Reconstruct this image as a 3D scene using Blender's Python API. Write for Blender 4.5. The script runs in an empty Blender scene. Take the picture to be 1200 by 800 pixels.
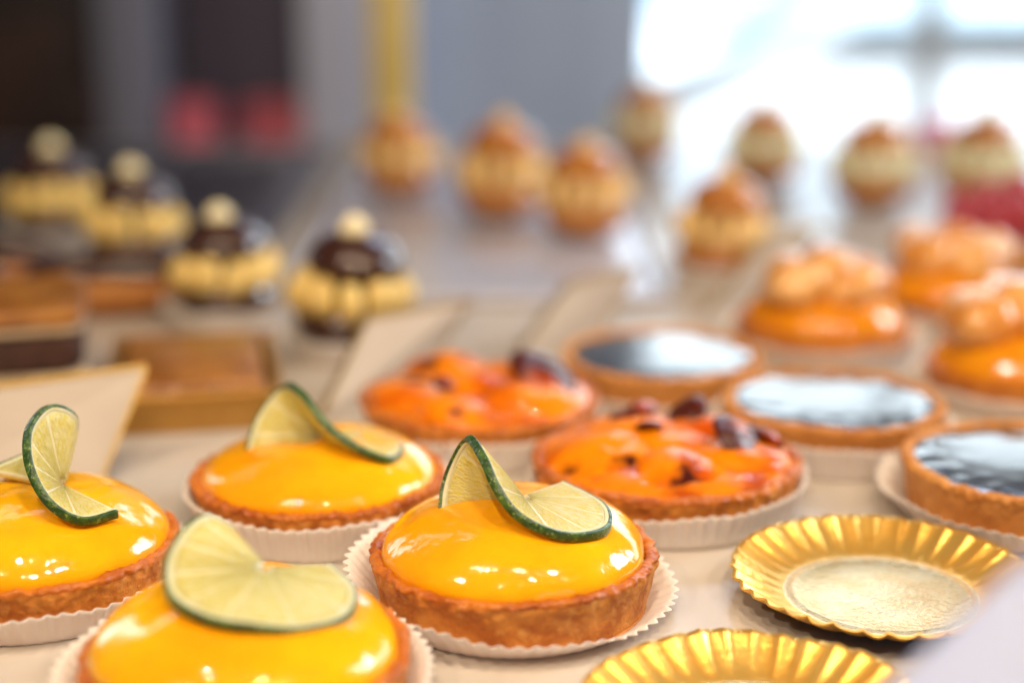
import bpy, math, random
from mathutils import Vector, Matrix, noise
import numpy as np

random.seed(7)
sc = bpy.context.scene
C = sc.collection
R = math.radians
PI = math.pi

# ------------------------------------------------------------------ camera
cam_d = bpy.data.cameras.new('camera')
cam = bpy.data.objects.new('camera', cam_d)
C.objects.link(cam)
cam.location = (0, 0, 0.204)
cam.rotation_euler = (R(90 - 15), 0, 0)
cam_d.sensor_width = 36
cam_d.lens = 57
cam_d.clip_start = 0.01
cam_d.clip_end = 60
cam_d.dof.use_dof = True
cam_d.dof.focus_distance = 0.478
cam_d.dof.aperture_fstop = 3.0
cam_d.dof.aperture_blades = 0
sc.camera = cam

# ------------------------------------------------------------------ light
world = bpy.data.worlds.new('World')
sc.world = world
world.use_nodes = True
bg = world.node_tree.nodes['Background']
bg.inputs['Color'].default_value = (0.86, 0.91, 1.0, 1)
bg.inputs['Strength'].default_value = 0.05

def area_lamp(name, loc, target, size, power, color, size_y=None):
    d = bpy.data.lights.new(name, 'AREA')
    d.energy = power
    d.color = color
    d.size = size
    if size_y:
        d.shape = 'RECTANGLE'
        d.size_y = size_y
    else:
        d.shape = 'DISK'
    o = bpy.data.objects.new(name, d)
    C.objects.link(o)
    o.location = loc
    o.rotation_euler = (Vector(target) - Vector(loc)).to_track_quat('-Z', 'Y').to_euler()
    return o

# warm lamps of the display case, over and in front of the cakes
WARM = (1.0, 0.79, 0.54)
for i, (x, y, z) in enumerate([(-0.46, 0.10, 0.62), (-0.25, 0.30, 0.80), (-0.10, -0.10, 0.62), (0.03, 0.22, 0.86),
                               (0.16, 0.02, 0.70), (0.30, 0.26, 0.78), (0.48, 0.08, 0.64)]):
    area_lamp('case_lamp', (x, y, z), (x * 0.5, 0.60, 0), 0.020, 1.45, WARM)
# daylight through the shop front at the right, out of the picture
area_lamp('shop_front_daylight', (1.55, 1.15, 0.75), (0.0, 0.6, 0.0), 0.60, 17, (0.86, 0.93, 1.0), 0.65)

# daylight falling on the street side outside the window
area_lamp('street_daylight', (1.2, 2.8, 1.7), (1.0, 4.4, -0.3), 2.0, 170, (0.90, 0.95, 1.0), 0.6).data.spread = R(110)
area_lamp('street_daylight', (1.6, 4.6, 2.6), (1.3, 7.6, -0.3), 2.0, 320, (0.90, 0.95, 1.0), 1.0).data.spread = R(120)

sc.view_settings.view_transform = 'Standard'
sc.view_settings.look = 'None'
sc.view_settings.exposure = 0.36
sc.view_settings.gamma = 1.0
sc.view_settings.use_curve_mapping = False
sc.cycles.use_denoising = True
sc.cycles.max_bounces = 10
sc.cycles.caustics_reflective = False
sc.cycles.caustics_refractive = False
sc.cycles.sample_clamp_indirect = 6.0

# ------------------------------------------------------------------ materials
def mat(name, color, rough=0.5, metal=0.0, sss=0.0, sss_r=(1, .5, .2), sss_scale=0.004, coat=0.0, coat_rough=0.05,
        color2=None, nscale=60.0, ndetail=4.0, ramp=(0.4, 0.65), bump=0.0, bscale=150.0, bdetail=3.0, bdist=0.001,
        trans=0.0, emit=None, estr=0.0, ior=1.45, rough2=None, bump2=0.0, b2scale=20.0, coords='Object',
        color3=None, n3scale=25.0, ramp3=(0.55, 0.7), spec=0.5, coat_bump=True):
    m = bpy.data.materials.new(name)
    m.use_nodes = True
    nt = m.node_tree
    N = nt.nodes
    L = nt.links
    p = N['Principled BSDF']
    out = N['Material Output']
    p.inputs['Base Color'].default_value = (*color, 1)
    p.inputs['Roughness'].default_value = rough
    p.inputs['Metallic'].default_value = metal
    p.inputs['IOR'].default_value = ior
    p.inputs['Specular IOR Level'].default_value = spec
    if sss:
        p.inputs['Subsurface Weight'].default_value = sss
        p.inputs['Subsurface Radius'].default_value = sss_r
        p.inputs['Subsurface Scale'].default_value = sss_scale
    if coat:
        p.inputs['Coat Weight'].default_value = coat
        p.inputs['Coat Roughness'].default_value = coat_rough
    tc = N.new('ShaderNodeTexCoord')
    # each object gets its own patch of the pattern
    info = N.new('ShaderNodeObjectInfo')
    addv = N.new('ShaderNodeVectorMath')
    addv.operation = 'MULTIPLY_ADD'
    L.new(info.outputs['Random'], addv.inputs[0])
    addv.inputs[1].default_value = (7.3, 3.1, 5.7)
    L.new(tc.outputs[coords], addv.inputs[2])
    vec = addv.outputs[0]

    def nz(scale, detail, rgh=0.55):
        n = N.new('ShaderNodeTexNoise')
        n.inputs['Scale'].default_value = scale
        n.inputs['Detail'].default_value = detail
        n.inputs['Roughness'].default_value = rgh
        L.new(vec, n.inputs['Vector'])
        return n.outputs['Fac']

    def rng(sock, a, b, c=0.0, d=1.0):
        r = N.new('ShaderNodeMapRange')
        r.inputs['From Min'].default_value = a
        r.inputs['From Max'].default_value = b
        r.inputs['To Min'].default_value = c
        r.inputs['To Max'].default_value = d
        L.new(sock, r.inputs['Value'])
        return r.outputs['Result']

    last = None
    if color2:
        f = rng(nz(nscale, ndetail), *ramp)
        mx = N.new('ShaderNodeMix')
        mx.data_type = 'RGBA'
        mx.inputs['A'].default_value = (*color, 1)
        mx.inputs['B'].default_value = (*color2, 1)
        L.new(f, mx.inputs['Factor'])
        last = mx.outputs['Result']
        if rough2 is not None:
            L.new(rng(f, 0, 1, rough, rough2), p.inputs['Roughness'])
    if color3:
        f = rng(nz(n3scale, 5), *ramp3)
        mx = N.new('ShaderNodeMix')
        mx.data_type = 'RGBA'
        if last:
            L.new(last, mx.inputs['A'])
        else:
            mx.inputs['A'].default_value = (*color, 1)
        mx.inputs['B'].default_value = (*color3, 1)
        L.new(f, mx.inputs['Factor'])
        last = mx.outputs['Result']
    if last:
        L.new(last, p.inputs['Base Color'])
    nrm = None
    for st, s, dt in ((bump2, b2scale, 2.0), (bump, bscale, bdetail)):
        if st:
            b = N.new('ShaderNodeBump')
            b.inputs['Strength'].default_value = st
            b.inputs['Distance'].default_value = bdist
            L.new(nz(s, dt), b.inputs['Height'])
            if nrm:
                L.new(nrm, b.inputs['Normal'])
            nrm = b.outputs['Normal']
    if nrm:
        L.new(nrm, p.inputs['Normal'])
        if coat and coat_bump:
            L.new(nrm, p.inputs['Coat Normal'])
    if trans:
        t = N.new('ShaderNodeBsdfTranslucent')
        if last:
            L.new(last, t.inputs['Color'])
        else:
            t.inputs['Color'].default_value = (*color, 1)
        if nrm:
            L.new(nrm, t.inputs['Normal'])
        ms = N.new('ShaderNodeMixShader')
        ms.inputs[0].default_value = trans
        L.new(p.outputs[0], ms.inputs[1])
        L.new(t.outputs[0], ms.inputs[2])
        L.new(ms.outputs[0], out.inputs['Surface'])
    if emit:
        p.inputs['Emission Color'].default_value = (*emit, 1)
        p.inputs['Emission Strength'].default_value = estr
    return m

M = {}
M['marble'] = mat('marble', (0.54, 0.48, 0.43), 0.28, color2=(0.42, 0.365, 0.32), nscale=9, ndetail=6, ramp=(0.42, 0.68),
                  color3=(0.40, 0.33, 0.28), n3scale=5, ramp3=(0.62, 0.78), bump=0.05, bscale=500)
M['crust'] = mat('baked_crust', (0.62, 0.235, 0.036), 0.6, color2=(0.42, 0.12, 0.014), nscale=95, ndetail=8, ramp=(0.40, 0.62),
                 bump=0.6, bscale=800, bdetail=4, bdist=0.0010, bump2=0.5, b2scale=240, sss=0.12, sss_scale=0.002,
                 color3=(0.68, 0.31, 0.07), n3scale=200, ramp3=(0.52, 0.72))
M['crust_pale'] = mat('baked_crust_pale', (0.60, 0.27, 0.07), 0.6, color2=(0.46, 0.17, 0.032), nscale=60, ndetail=5, ramp=(0.38, 0.66),
                      bump=0.4, bscale=900, bdetail=4, bdist=0.0007, bump2=0.2, b2scale=220, sss=0.12, sss_scale=0.002)
M['crust_rim'] = mat('glazed_crust_rim', (0.56, 0.18, 0.022), 0.34, color2=(0.34, 0.075, 0.008), nscale=90, ndetail=6, ramp=(0.36, 0.66),
                     bump=0.8, bscale=420, bdetail=4, bdist=0.0010, coat=0.15, coat_rough=0.14, spec=0.3, sss=0.1, sss_scale=0.002)
M['curd'] = mat('lemon_curd', (0.94, 0.455, 0.005), 0.2, color2=(0.86, 0.34, 0.003), nscale=22, spec=0.08, sss=0.45, sss_r=(1, .6, .08),
                sss_scale=0.003, coat=1.0, coat_rough=0.02, bump2=0.22, b2scale=110, bump=0.10, bscale=380, bdist=0.0012)
M['paper'] = mat('baking_paper', (0.95, 0.90, 0.87), 0.7, trans=0.35, bump=0.15, bscale=900, bdist=0.0004)
M['lime_skin'] = mat('lime_skin', (0.018, 0.055, 0.008), 0.34, color2=(0.055, 0.125, 0.016), nscale=330, ndetail=3, ramp=(0.46, 0.62),
                     bump=0.7, bscale=700, bdetail=2, bdist=0.0008, coat=0.25, coat_rough=0.2,
                     color3=(0.22, 0.30, 0.06), n3scale=750, ramp3=(0.57, 0.66))
M['lime_pith'] = mat('lime_pith', (0.90, 0.89, 0.64), 0.55, trans=0.3, color2=(0.80, 0.80, 0.50), nscale=200, bump=0.2, bscale=900)
M['lime_flesh'] = mat('lime_flesh', (0.92, 0.83, 0.20), 0.25, trans=0.5, color2=(1.0, 0.97, 0.62), nscale=22, ndetail=5, ramp=(0.36, 0.64),
                      bump=0.9, bscale=30, bdetail=4, bdist=0.0016, coat=0.7, coat_rough=0.10, coords='UV')
M['lime_membrane'] = mat('lime_membrane', (1.0, 0.98, 0.72), 0.3, trans=0.45, bump=0.2, bscale=600, coat=0.3)
M['apricot'] = mat('apricot_glazed', (0.80, 0.225, 0.001), 0.4, spec=0.05, color2=(0.52, 0.07, 0.001), nscale=40, ndetail=4, ramp=(0.44, 0.66),
                   color3=(0.055, 0.008, 0.004), n3scale=34, ramp3=(0.60, 0.68), sss=0.12, sss_r=(1, .3, .05), sss_scale=0.002,
                   coat=0.5, coat_rough=0.03, bump2=0.2, b2scale=100, bump=0.12, bscale=380, bdist=0.0012)
M['apricot_burnt'] = mat('apricot_burnt', (0.07, 0.010, 0.004), 0.3, spec=0.2, color2=(0.45, 0.06, 0.003), nscale=60, ndetail=4, ramp=(0.54, 0.70),
                         coat=0.5, coat_rough=0.05, bump2=0.6, b2scale=130, bump=0.3, bscale=500, bdist=0.0014)
M['glaze'] = mat('apricot_glaze', (0.74, 0.21, 0.003), 0.3, spec=0.2, color2=(0.40, 0.06, 0.002), nscale=70, ramp=(0.45, 0.65), sss=0.2, sss_r=(1, .3, .05), sss_scale=0.002,
                 coat=0.4, coat_rough=0.03, bump2=0.6, b2scale=150, bdist=0.0012)
M['chocolate'] = mat('chocolate_glaze', (0.010, 0.008, 0.009), 0.15, coat=0.3, coat_rough=0.06, bump2=0.02, b2scale=30, bdist=0.001, ior=1.8)
M['choc_choux'] = mat('chocolate_icing', (0.045, 0.014, 0.008), 0.22, coat=0.8, coat_rough=0.08, bump2=0.2, b2scale=120)
M['caramel'] = mat('caramel_icing', (0.56, 0.215, 0.026), 0.25, color2=(0.38, 0.115, 0.010), nscale=70, coat=0.8, coat_rough=0.08, sss=0.2, sss_scale=0.003)
M['pistachio'] = mat('pistachio_icing', (0.55, 0.52, 0.26), 0.3, coat=0.5, coat_rough=0.1, sss=0.2, sss_scale=0.003)
M['choux'] = mat('baked_choux', (0.48, 0.20, 0.05), 0.6, color2=(0.30, 0.10, 0.02), nscale=90, bump=0.5, bscale=300)
M['cream'] = mat('butter_cream', (0.80, 0.60, 0.22), 0.45, sss=0.35, sss_scale=0.004, color2=(0.72, 0.50, 0.16), nscale=120)
M['cream_tan'] = mat('coffee_cream', (0.80, 0.54, 0.22), 0.45, sss=0.3, sss_scale=0.004)
M['cream_green'] = mat('pistachio_cream', (0.74, 0.72, 0.50), 0.45, sss=0.3, sss_scale=0.004)
M['cream_pale'] = mat('vanilla_cream', (0.88, 0.78, 0.52), 0.45, sss=0.3, sss_scale=0.004)
M['orange_glaze'] = mat('orange_glaze', (0.78, 0.32, 0.006), 0.2, spec=0.3, color2=(0.68, 0.23, 0.004), nscale=40, sss=0.5, sss_r=(1, .35, .05), coat=0.9, coat_rough=0.04,
                        bump2=0.2, b2scale=80, bdist=0.001)
M['puff'] = mat('glazed_puff', (0.80, 0.44, 0.15), 0.3, color2=(0.62, 0.24, 0.04), nscale=45, ndetail=3, ramp=(0.42, 0.62), sss=0.3, sss_scale=0.003,
                    coat=0.7, coat_rough=0.10, bump2=0.1, b2scale=150)
M['raspberry'] = mat('raspberry', (0.42, 0.007, 0.02), 0.3, sss=0.4, sss_r=(1, .1, .1), coat=0.5, coat_rough=0.1)
M['gold'] = mat('gold_foil', (1.0, 0.60, 0.14), 0.30, metal=0.75, color2=(1.0, 0.52, 0.09), nscale=60, bump=0.32, bscale=420, bdetail=4, bdist=0.0006,
                bump2=0.15, b2scale=90, rough2=0.36)
M['gold_base_lit'] = mat('gold_foil_embossed_lit', (0.97, 0.82, 0.50), 0.26, metal=0.75, color2=(0.90, 0.70, 0.36), nscale=80, bump=0.8, bscale=600, bdetail=3, bdist=0.0006)  # paler than the rim: the window's reflection is put into the base colour
M['card'] = mat('cream_card', (0.54, 0.47, 0.40), 0.4, color2=(0.48, 0.41, 0.35), nscale=18, bump=0.05, bscale=400)
M['gold_edge'] = mat('gold_edge', (0.60, 0.40, 0.14), 0.5, metal=1.0, bump=0.1, bscale=300)
M['white_card'] = mat('white_card', (0.66, 0.74, 0.98), 0.5, trans=0.35, bump=0.05, bscale=400)
M['silver'] = mat('brushed_steel', (0.54, 0.54, 0.64), 0.26, metal=0.3, bump=0.08, bscale=300)
M['dark_steel'] = mat('dark_steel', (0.22, 0.22, 0.28), 0.25, metal=0.9, bump=0.05, bscale=200)
M['amber'] = mat('amber_gold_card', (0.50, 0.27, 0.06), 0.3, metal=0.6, color2=(0.40, 0.19, 0.035), nscale=30, coat=0.4)
M['sponge'] = mat('sponge', (0.34, 0.16, 0.04), 0.8, color2=(0.22, 0.09, 0.02), nscale=120, bump=0.6, bscale=400)
M['dark_sponge'] = mat('chocolate_sponge', (0.060, 0.022, 0.014), 0.75, color2=(0.035, 0.012, 0.008), nscale=120, bump=0.6, bscale=400)
M['cream_layer'] = mat('cream_layer', (0.56, 0.42, 0.28), 0.5, sss=0.2)
M['toffee'] = mat('toffee_top', (0.40, 0.165, 0.032), 0.3, color2=(0.22, 0.075, 0.012), nscale=50, coat=0.5)
M['brass'] = mat('brass', (0.82, 0.64, 0.24), 0.42, metal=0.2, color2=(0.74, 0.56, 0.18), nscale=14, bump=0.05, bscale=200)
M['dark_wood'] = mat('dark_wood', (0.016, 0.009, 0.009), 0.5, color2=(0.06, 0.026, 0.02), nscale=7, bump=0.1, bscale=60)
M['grey_panel'] = mat('grey_paint', (0.24, 0.24, 0.31), 0.5, color2=(0.20, 0.20, 0.27), nscale=4)
M['pale_panel'] = mat('pale_paint', (0.66, 0.67, 0.82), 0.5, color2=(0.60, 0.61, 0.75), nscale=4)
M['blue_panel'] = mat('blue_grey_paint', (0.53, 0.61, 0.76), 0.4, color2=(0.46, 0.54, 0.69), nscale=3)
M['violet'] = mat('dark_violet', (0.13, 0.12, 0.19), 0.4, color2=(0.17, 0.16, 0.24), nscale=8)
M['red'] = mat('red_card', (0.85, 0.20, 0.27), 0.4, color2=(0.80, 0.17, 0.23), nscale=10)
M['pink'] = mat('pink_icing', (0.80, 0.16, 0.42), 0.4, color2=(0.74, 0.12, 0.36), nscale=60)
M['frame'] = mat('window_frame_paint', (0.74, 0.71, 0.66), 0.5, color2=(0.68, 0.65, 0.60), nscale=6)
M['street'] = mat('pale_paving', (0.45, 0.45, 0.46), 0.6, color2=(0.38, 0.38, 0.40), nscale=3)
M['sky'] = mat('sky', (0, 0, 0), 1.0, emit=(0.84, 0.93, 1.0), estr=3.6, spec=0.0)
M['car_paint'] = mat('white_car_paint', (0.80, 0.82, 0.84), 0.3, coat=0.6)
M['car_glass'] = mat('car_glass', (0.58, 0.72, 0.82), 0.08, coat=0.5)
M['house'] = mat('pale_blue_render', (0.60, 0.72, 0.84), 0.7, color2=(0.54, 0.66, 0.78), nscale=3)
M['house_glass'] = mat('house_glass', (0.14, 0.22, 0.30), 0.1, spec=0.3)
M['tyre'] = mat('tyre', (0.02, 0.02, 0.022), 0.7)
def glass_mat():
    m = bpy.data.materials.new('window_glass')
    m.use_nodes = True
    N, L = m.node_tree.nodes, m.node_tree.links
    N.remove(N['Principled BSDF'])
    a, b, x, f = (N.new(t) for t in ('ShaderNodeBsdfTransparent', 'ShaderNodeBsdfGlossy', 'ShaderNodeMixShader', 'ShaderNodeFresnel'))
    a.inputs[0].default_value = (0.96, 0.985, 0.99, 1)
    b.inputs['Roughness'].default_value = 0.02
    L.new(f.outputs[0], x.inputs[0]); L.new(a.outputs[0], x.inputs[1]); L.new(b.outputs[0], x.inputs[2])
    L.new(x.outputs[0], N['Material Output'].inputs['Surface'])
    return m
M['glass'] = glass_mat()
M['floor'] = mat('floor_tile', (0.22, 0.19, 0.17), 0.4, color2=(0.18, 0.155, 0.14), nscale=5)
M['steel_blue'] = mat('pale_blue_metal', (0.42, 0.52, 0.60), 0.3, color2=(0.38, 0.48, 0.56), nscale=5)

# ------------------------------------------------------------------ mesh helpers
def mesh(name, verts, faces, m, uvs=None, smooth=True, mats=None, midx=None):
    me = bpy.data.meshes.new(name)
    me.from_pydata([tuple(v) for v in verts], [], faces)
    for mm in (mats or [m]):
        me.materials.append(mm)
    if smooth:
        me.polygons.foreach_set('use_smooth', [True] * len(me.polygons))
    if midx:
        me.polygons.foreach_set('material_index', midx)
    if uvs is not None:
        ul = me.uv_layers.new(name='UVMap')
        li = np.zeros(len(me.loops), dtype=np.int32)
        me.loops.foreach_get('vertex_index', li)
        ul.data.foreach_set('uv', np.asarray(uvs, dtype=np.float32)[li].ravel())
    me.update()
    return me

def obj(name, me, parent=None, loc=(0, 0, 0), rot=(0, 0, 0), scale=(1, 1, 1)):
    o = bpy.data.objects.new(name, me)
    C.objects.link(o)
    o.parent = parent
    o.location = loc
    o.rotation_euler = rot
    o.scale = scale
    return o

def tag(o, label, cat, group=None, kind=None):
    o['label'] = label
    o['category'] = cat
    if group:
        o['group'] = group
    if kind:
        o['kind'] = kind
    return o

def struct(o):
    o['kind'] = 'structure'
    return o

def thing(name, loc, label, cat, group=None, rz=0.0):
    o = bpy.data.objects.new(name, None)
    o.empty_display_size = 0.01
    C.objects.link(o)
    o.location = loc
    o.rotation_euler = (0, 0, rz)
    return tag(o, label, cat, group)

def spline(pts, n):
    """Catmull-Rom through pts, n samples"""
    P = [Vector(p) for p in pts]
    P = [2 * P[0] - P[1]] + P + [2 * P[-1] - P[-2]]
    segs = len(P) - 3
    out = []
    for i in range(n):
        t = i / (n - 1) * segs
        k = min(int(t), segs - 1)
        t -= k
        a, b, c, d = P[k:k + 4]
        out.append(0.5 * ((2 * b) + (c - a) * t + (2 * a - 5 * b + 4 * c - d) * t * t + (3 * b - a - 3 * c + d) * t * t * t))
    return out

def lathe(profile, n, f=None, close=False):
    """profile (r,z); f(r,z,angle,i)->(r,z,dangle). r==0 ends become poles."""
    V, F, rows = [], [], []
    m = len(profile)
    for i, (r, z) in enumerate(profile):
        if r <= 1e-7:
            zz = f(0.0, z, 0.0, i)[1] if f else z
            rows.append([len(V)])
            V.append((0, 0, zz))
        else:
            row = []
            for k in range(n):
                a = 2 * PI * k / n
                rr, zz = (r, z)
                if f:
                    rr, zz = f(r, z, a, i)[:2]
                row.append(len(V))
                V.append((rr * math.cos(a), rr * math.sin(a), zz))
            rows.append(row)
    pairs = list(zip(rows[:-1], rows[1:]))
    if close:
        pairs.append((rows[-1], rows[0]))
    for A, B in pairs:
        if len(A) == 1 and len(B) == 1:
            continue
        for k in range(n):
            j = (k + 1) % n
            if len(A) == 1:
                F.append((A[0], B[k], B[j]))
            elif len(B) == 1:
                F.append((A[k], B[0], A[j]))
            else:
                F.append((A[k], B[k], B[j], A[j]))
    return V, F

def dense(profile, n):
    return [(max(p.x, 0.0), p.y) for p in spline([(a, b, 0) for a, b in profile], n)]

def nz3(x, y, z, s, seed=0.0):
    return noise.noise(Vector((x * s + seed * 13.7, y * s + seed * 5.1, z * s - seed * 9.3)))

def box_mesh(name, sx, sy, sz, m, bevel=0.002, z0=0.0):
    import bmesh
    bm = bmesh.new()
    bmesh.ops.create_cube(bm, size=1.0)
    for v in bm.verts:
        v.co = Vector((v.co.x * sx, v.co.y * sy, (v.co.z + 0.5) * sz + z0))
    if bevel:
        bmesh.ops.bevel(bm, geom=list(bm.edges), offset=bevel, segments=3, affect='EDGES', profile=0.5)
    me = bpy.data.meshes.new(name)
    bm.to_mesh(me)
    bm.free()
    me.materials.append(m)
    me.polygons.foreach_set('use_smooth', [bool(bevel)] * len(me.polygons))
    return me

# ------------------------------------------------------------------ the setting
def ico_noise(name, m, r, amp, ns, seed, sub=3, squash=(1, 1, 1)):
    import bmesh
    bm = bmesh.new()
    bmesh.ops.create_icosphere(bm, subdivisions=sub, radius=1.0)
    for v in bm.verts:
        d = 1 + amp * nz3(v.co.x, v.co.y, v.co.z, ns, seed)
        v.co = Vector((v.co.x * r * squash[0] * d, v.co.y * r * squash[1] * d, v.co.z * r * squash[2] * d))
    me = bpy.data.meshes.new(name)
    bm.to_mesh(me)
    bm.free()
    me.materials.append(m)
    me.polygons.foreach_set('use_smooth', [True] * len(me.polygons))
    return me

struct(obj('counter_top', box_mesh('counter_top', 2.0, 1.34, 0.04, M['marble'], 0.004, -0.04), loc=(0, 0.77, 0)))
struct(obj('counter_base', box_mesh('counter_base', 1.9, 1.24, 0.86, M['dark_wood'], 0.0, -0.90), loc=(0, 0.77, 0)))
struct(obj('floor', box_mesh('floor', 7, 7, 0.05, M['floor'], 0.0, -0.95), loc=(0, 1.8, 0)))

# ------------------------------------------------------------------ tart pieces
def crust_mesh(r, h, seed, m, rim_m, crimp=0.0, ncrimp=60, fluted=0.0, n=480):
    prof = [(0, 0), (r * .5, 0), (r * .90, 0), (r * .925, .0006), (r * .935, .002), (r * .95, h * .3), (r * .975, h * .65), (r * .995, h * .85),
            (r * 1.0, h * .95), (r * .985, h * 1.01), (r * .955, h * 1.03), (r * .925, h * 1.0), (r * .905, h * .93), (r * .89, h * .8), (r * .87, h * .7), (r * .5, h * .68), (0, h * .68)]
    prof = dense(prof, 100)
    prof[0] = (0, 0)
    prof[-1] = (0, h * .68)
    def f(rr, z, a, i):
        if rr <= 0:
            return rr, z
        x, y = math.cos(a) * r, math.sin(a) * r
        t = min(1, max(0, z / h))
        up = t * t
        d = 0.0007 * nz3(x, y, z, 60, seed) + 0.00055 * nz3(x, y, z, 220, seed) + 0.0004 * nz3(x, y, z, 520, seed) + 0.00015 * nz3(x, y, z, 1000, seed)
        k = min(1.0, rr / (r * .85))
        k = k ** 4
        zz = z + up * k * (0.0008 * nz3(x, y, 0, 50, seed + 3) + 0.0008 * nz3(x * rr / r, y * rr / r, 0, 260, seed + 4))
        rr2 = rr + k * d * (0.4 + t)
        if crimp:
            c = math.sin(a * ncrimp)
            w = math.exp(-((z - h * .95) / (h * .13)) ** 2) * k
            rr2 += crimp * c * w * 0.8
            zz += crimp * 0.7 * abs(c) * w
        if fluted:
            rr2 += fluted * abs(math.sin(a * ncrimp / 2)) * k * t
        if z < 0.0015:
            zz = z
        return rr2, zz
    V, F = lathe(prof, n, f)
    midx = []
    for fc in F:
        zc = sum(V[q][2] for q in fc) / len(fc)
        midx.append(1 if zc > h * 0.93 else 0)
    return mesh('crust', V, F, m, mats=[m, rim_m], midx=midx)

def paper_mesh(r0, r1, hz, seed, tilt=0.0, tdir=0.0, npl=62, amp=0.0008, rvar=0.0012):
    n = npl * 8
    t = 0.00022
    pr = [(0, 0), (r0 * .6, 0), (r0 * .985, 0), (r0 * 1.0, .0003), (r0 + .0008, .0012)]
    for k in range(1, 9):
        q = k / 8
        pr.append((r0 + .0008 + (r1 - r0 - .0008) * q ** 1.1, .0012 + (hz - .0012) * q))
    full = [(r, z) for r, z in pr] + [(max(r - t * .6, 0), z + t * (1.2 if i < 4 else .6)) for i, (r, z) in reversed(list(enumerate(pr)))]
    def f(r, z, a, i):
        if r <= 0:
            return r, z
        q = max(0, min(1, (r - r0) / (r1 - r0)))
        x, y = math.cos(a), math.sin(a)
        lo = nz3(x, y, 0, 1.6, seed) * 0.6 + nz3(x, y, 0, 4.0, seed + 2) * 0.5
        s = math.sin(npl * a + 0.5 * nz3(x, y, 0, 6, seed + 5))
        pl = s
        rr = r + q * (rvar * lo + amp * (0.35 + 0.65 * q) * pl) + 0.15 * amp * pl * min(1, r / r0) ** 12
        td = math.cos(a - tdir)
        zz = z + q * (0.0016 * nz3(x, y, 0, 2.4, seed + 8) + tilt * td)
        if q > 0:
            rr += q * tilt * 0.2 * td
        return rr, max(zz, 0.0 if z == 0 else 0.0002)
    V, F = lathe(full, n, f)
    return mesh('paper_case', V, F, M['paper'])

def curd_mesh(R0, z0, h, seed, p1=2.3, p2=0.66, lean=(0, 0), n=192, rings=56, m=None, wob=1.0):
    prof = [(0, z0 + h)]
    for k in range(1, rings + 1):
        q = (k / rings) ** 0.8
        r = R0 * q
        prof.append((r, z0 + h * (1 - q ** p1) ** p2))
    prof += [(R0 * .985, z0 - .0012), (R0 * .9, z0 - .003), (0, z0 - .003)]
    def f(r, z, a, i):
        if r <= 0:
            return r, z
        x, y = math.cos(a) * r, math.sin(a) * r
        q = r / R0
        e = q ** 3
        rr = r * (1 + e * (0.024 * nz3(math.cos(a), math.sin(a), 0, 1.8, seed) + 0.014 * nz3(math.cos(a), math.sin(a), 0, 6, seed + 1)))
        zz = z
        if i <= rings:
            w = 1 - e
            zz += wob * w * (0.0012 * nz3(x, y, 0, 45, seed + 2) + 0.0005 * nz3(x, y, 0, 120, seed + 3))
            zz += w * (lean[0] * x + lean[1] * y)
            zz += e * 0.0005 * nz3(x, y, 0, 130, seed + 6)
        return rr, zz
    V, F = lathe(prof, n, f)
    return mesh('lemon_curd', V, F, m or M['curd'])

def paper_case(loc, label, r0, r1, hz, seed, **kw):
    o = obj('paper_case', paper_mesh(r0, r1, hz, seed, **kw), loc=loc)
    return tag(o, label, 'paper case', 'fluted paper cases under the cakes')

PZ = 0.0005   # a tart stands on the floor of its paper case

def lemon_tart(loc, label, plabel, seed, lean=(0, 0), paper=None, crimp=0.0003, h=0.0165, dome=0.0160, rz=0.0):
    p = dict(r0=0.0405, r1=0.0465, hz=0.0115)
    p.update(paper or {})
    paper_case((loc[0], loc[1], 0), plabel, p.pop('r0'), p.pop('r1'), p.pop('hz'), seed + 20, **p)
    t = thing('lemon_tart', (loc[0], loc[1], PZ), label, 'tart', 'lemon tarts with lime twists', rz)
    obj('crust', crust_mesh(0.0432, h, seed, M['crust'], M['crust_rim'], crimp, 58), t)
    obj('lemon_curd', curd_mesh(0.0402, h - .0006, dome, seed, p1=2.4, p2=0.56, lean=lean), t)
    return t

lemon_tart((-0.1460, 0.4650), 'lemon tart topped by a lime slice curled into a tall hook',
           'white paper case under the lemon tart with the hooked lime curl', 1.3, lean=(0.02, 0.03), paper=dict(r1=0.0470, hz=0.0105))
lemon_tart((-0.0696, 0.3890), 'lemon tart with a broad lime slice lying open across its dome',
           'white paper case under the lemon tart with the open lying lime slice', 2.7, lean=(-0.02, 0.02), paper=dict(r1=0.0490, hz=0.0125, tilt=0.002, tdir=2.9), dome=0.0172)
lemon_tart((-0.0662, 0.5250), 'crimped lemon tart beside the apricot tarts, with a large upright lime wedge',
           'white paper case under the crimped lemon tart beside the apricot tarts', 4.1, lean=(0.02, 0.02), paper=dict(r1=0.0455, hz=0.0135), crimp=0.0009, dome=0.0125)
lemon_tart((0.0004, 0.4570), 'sharp glossy lemon tart next to the gold plates, lime twisted over its top',
           'wide flared paper case under the lemon tart beside the gold plates', 5.9, paper=dict(r1=0.0498, hz=0.0095, tilt=0.0042, tdir=2.7))

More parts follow.
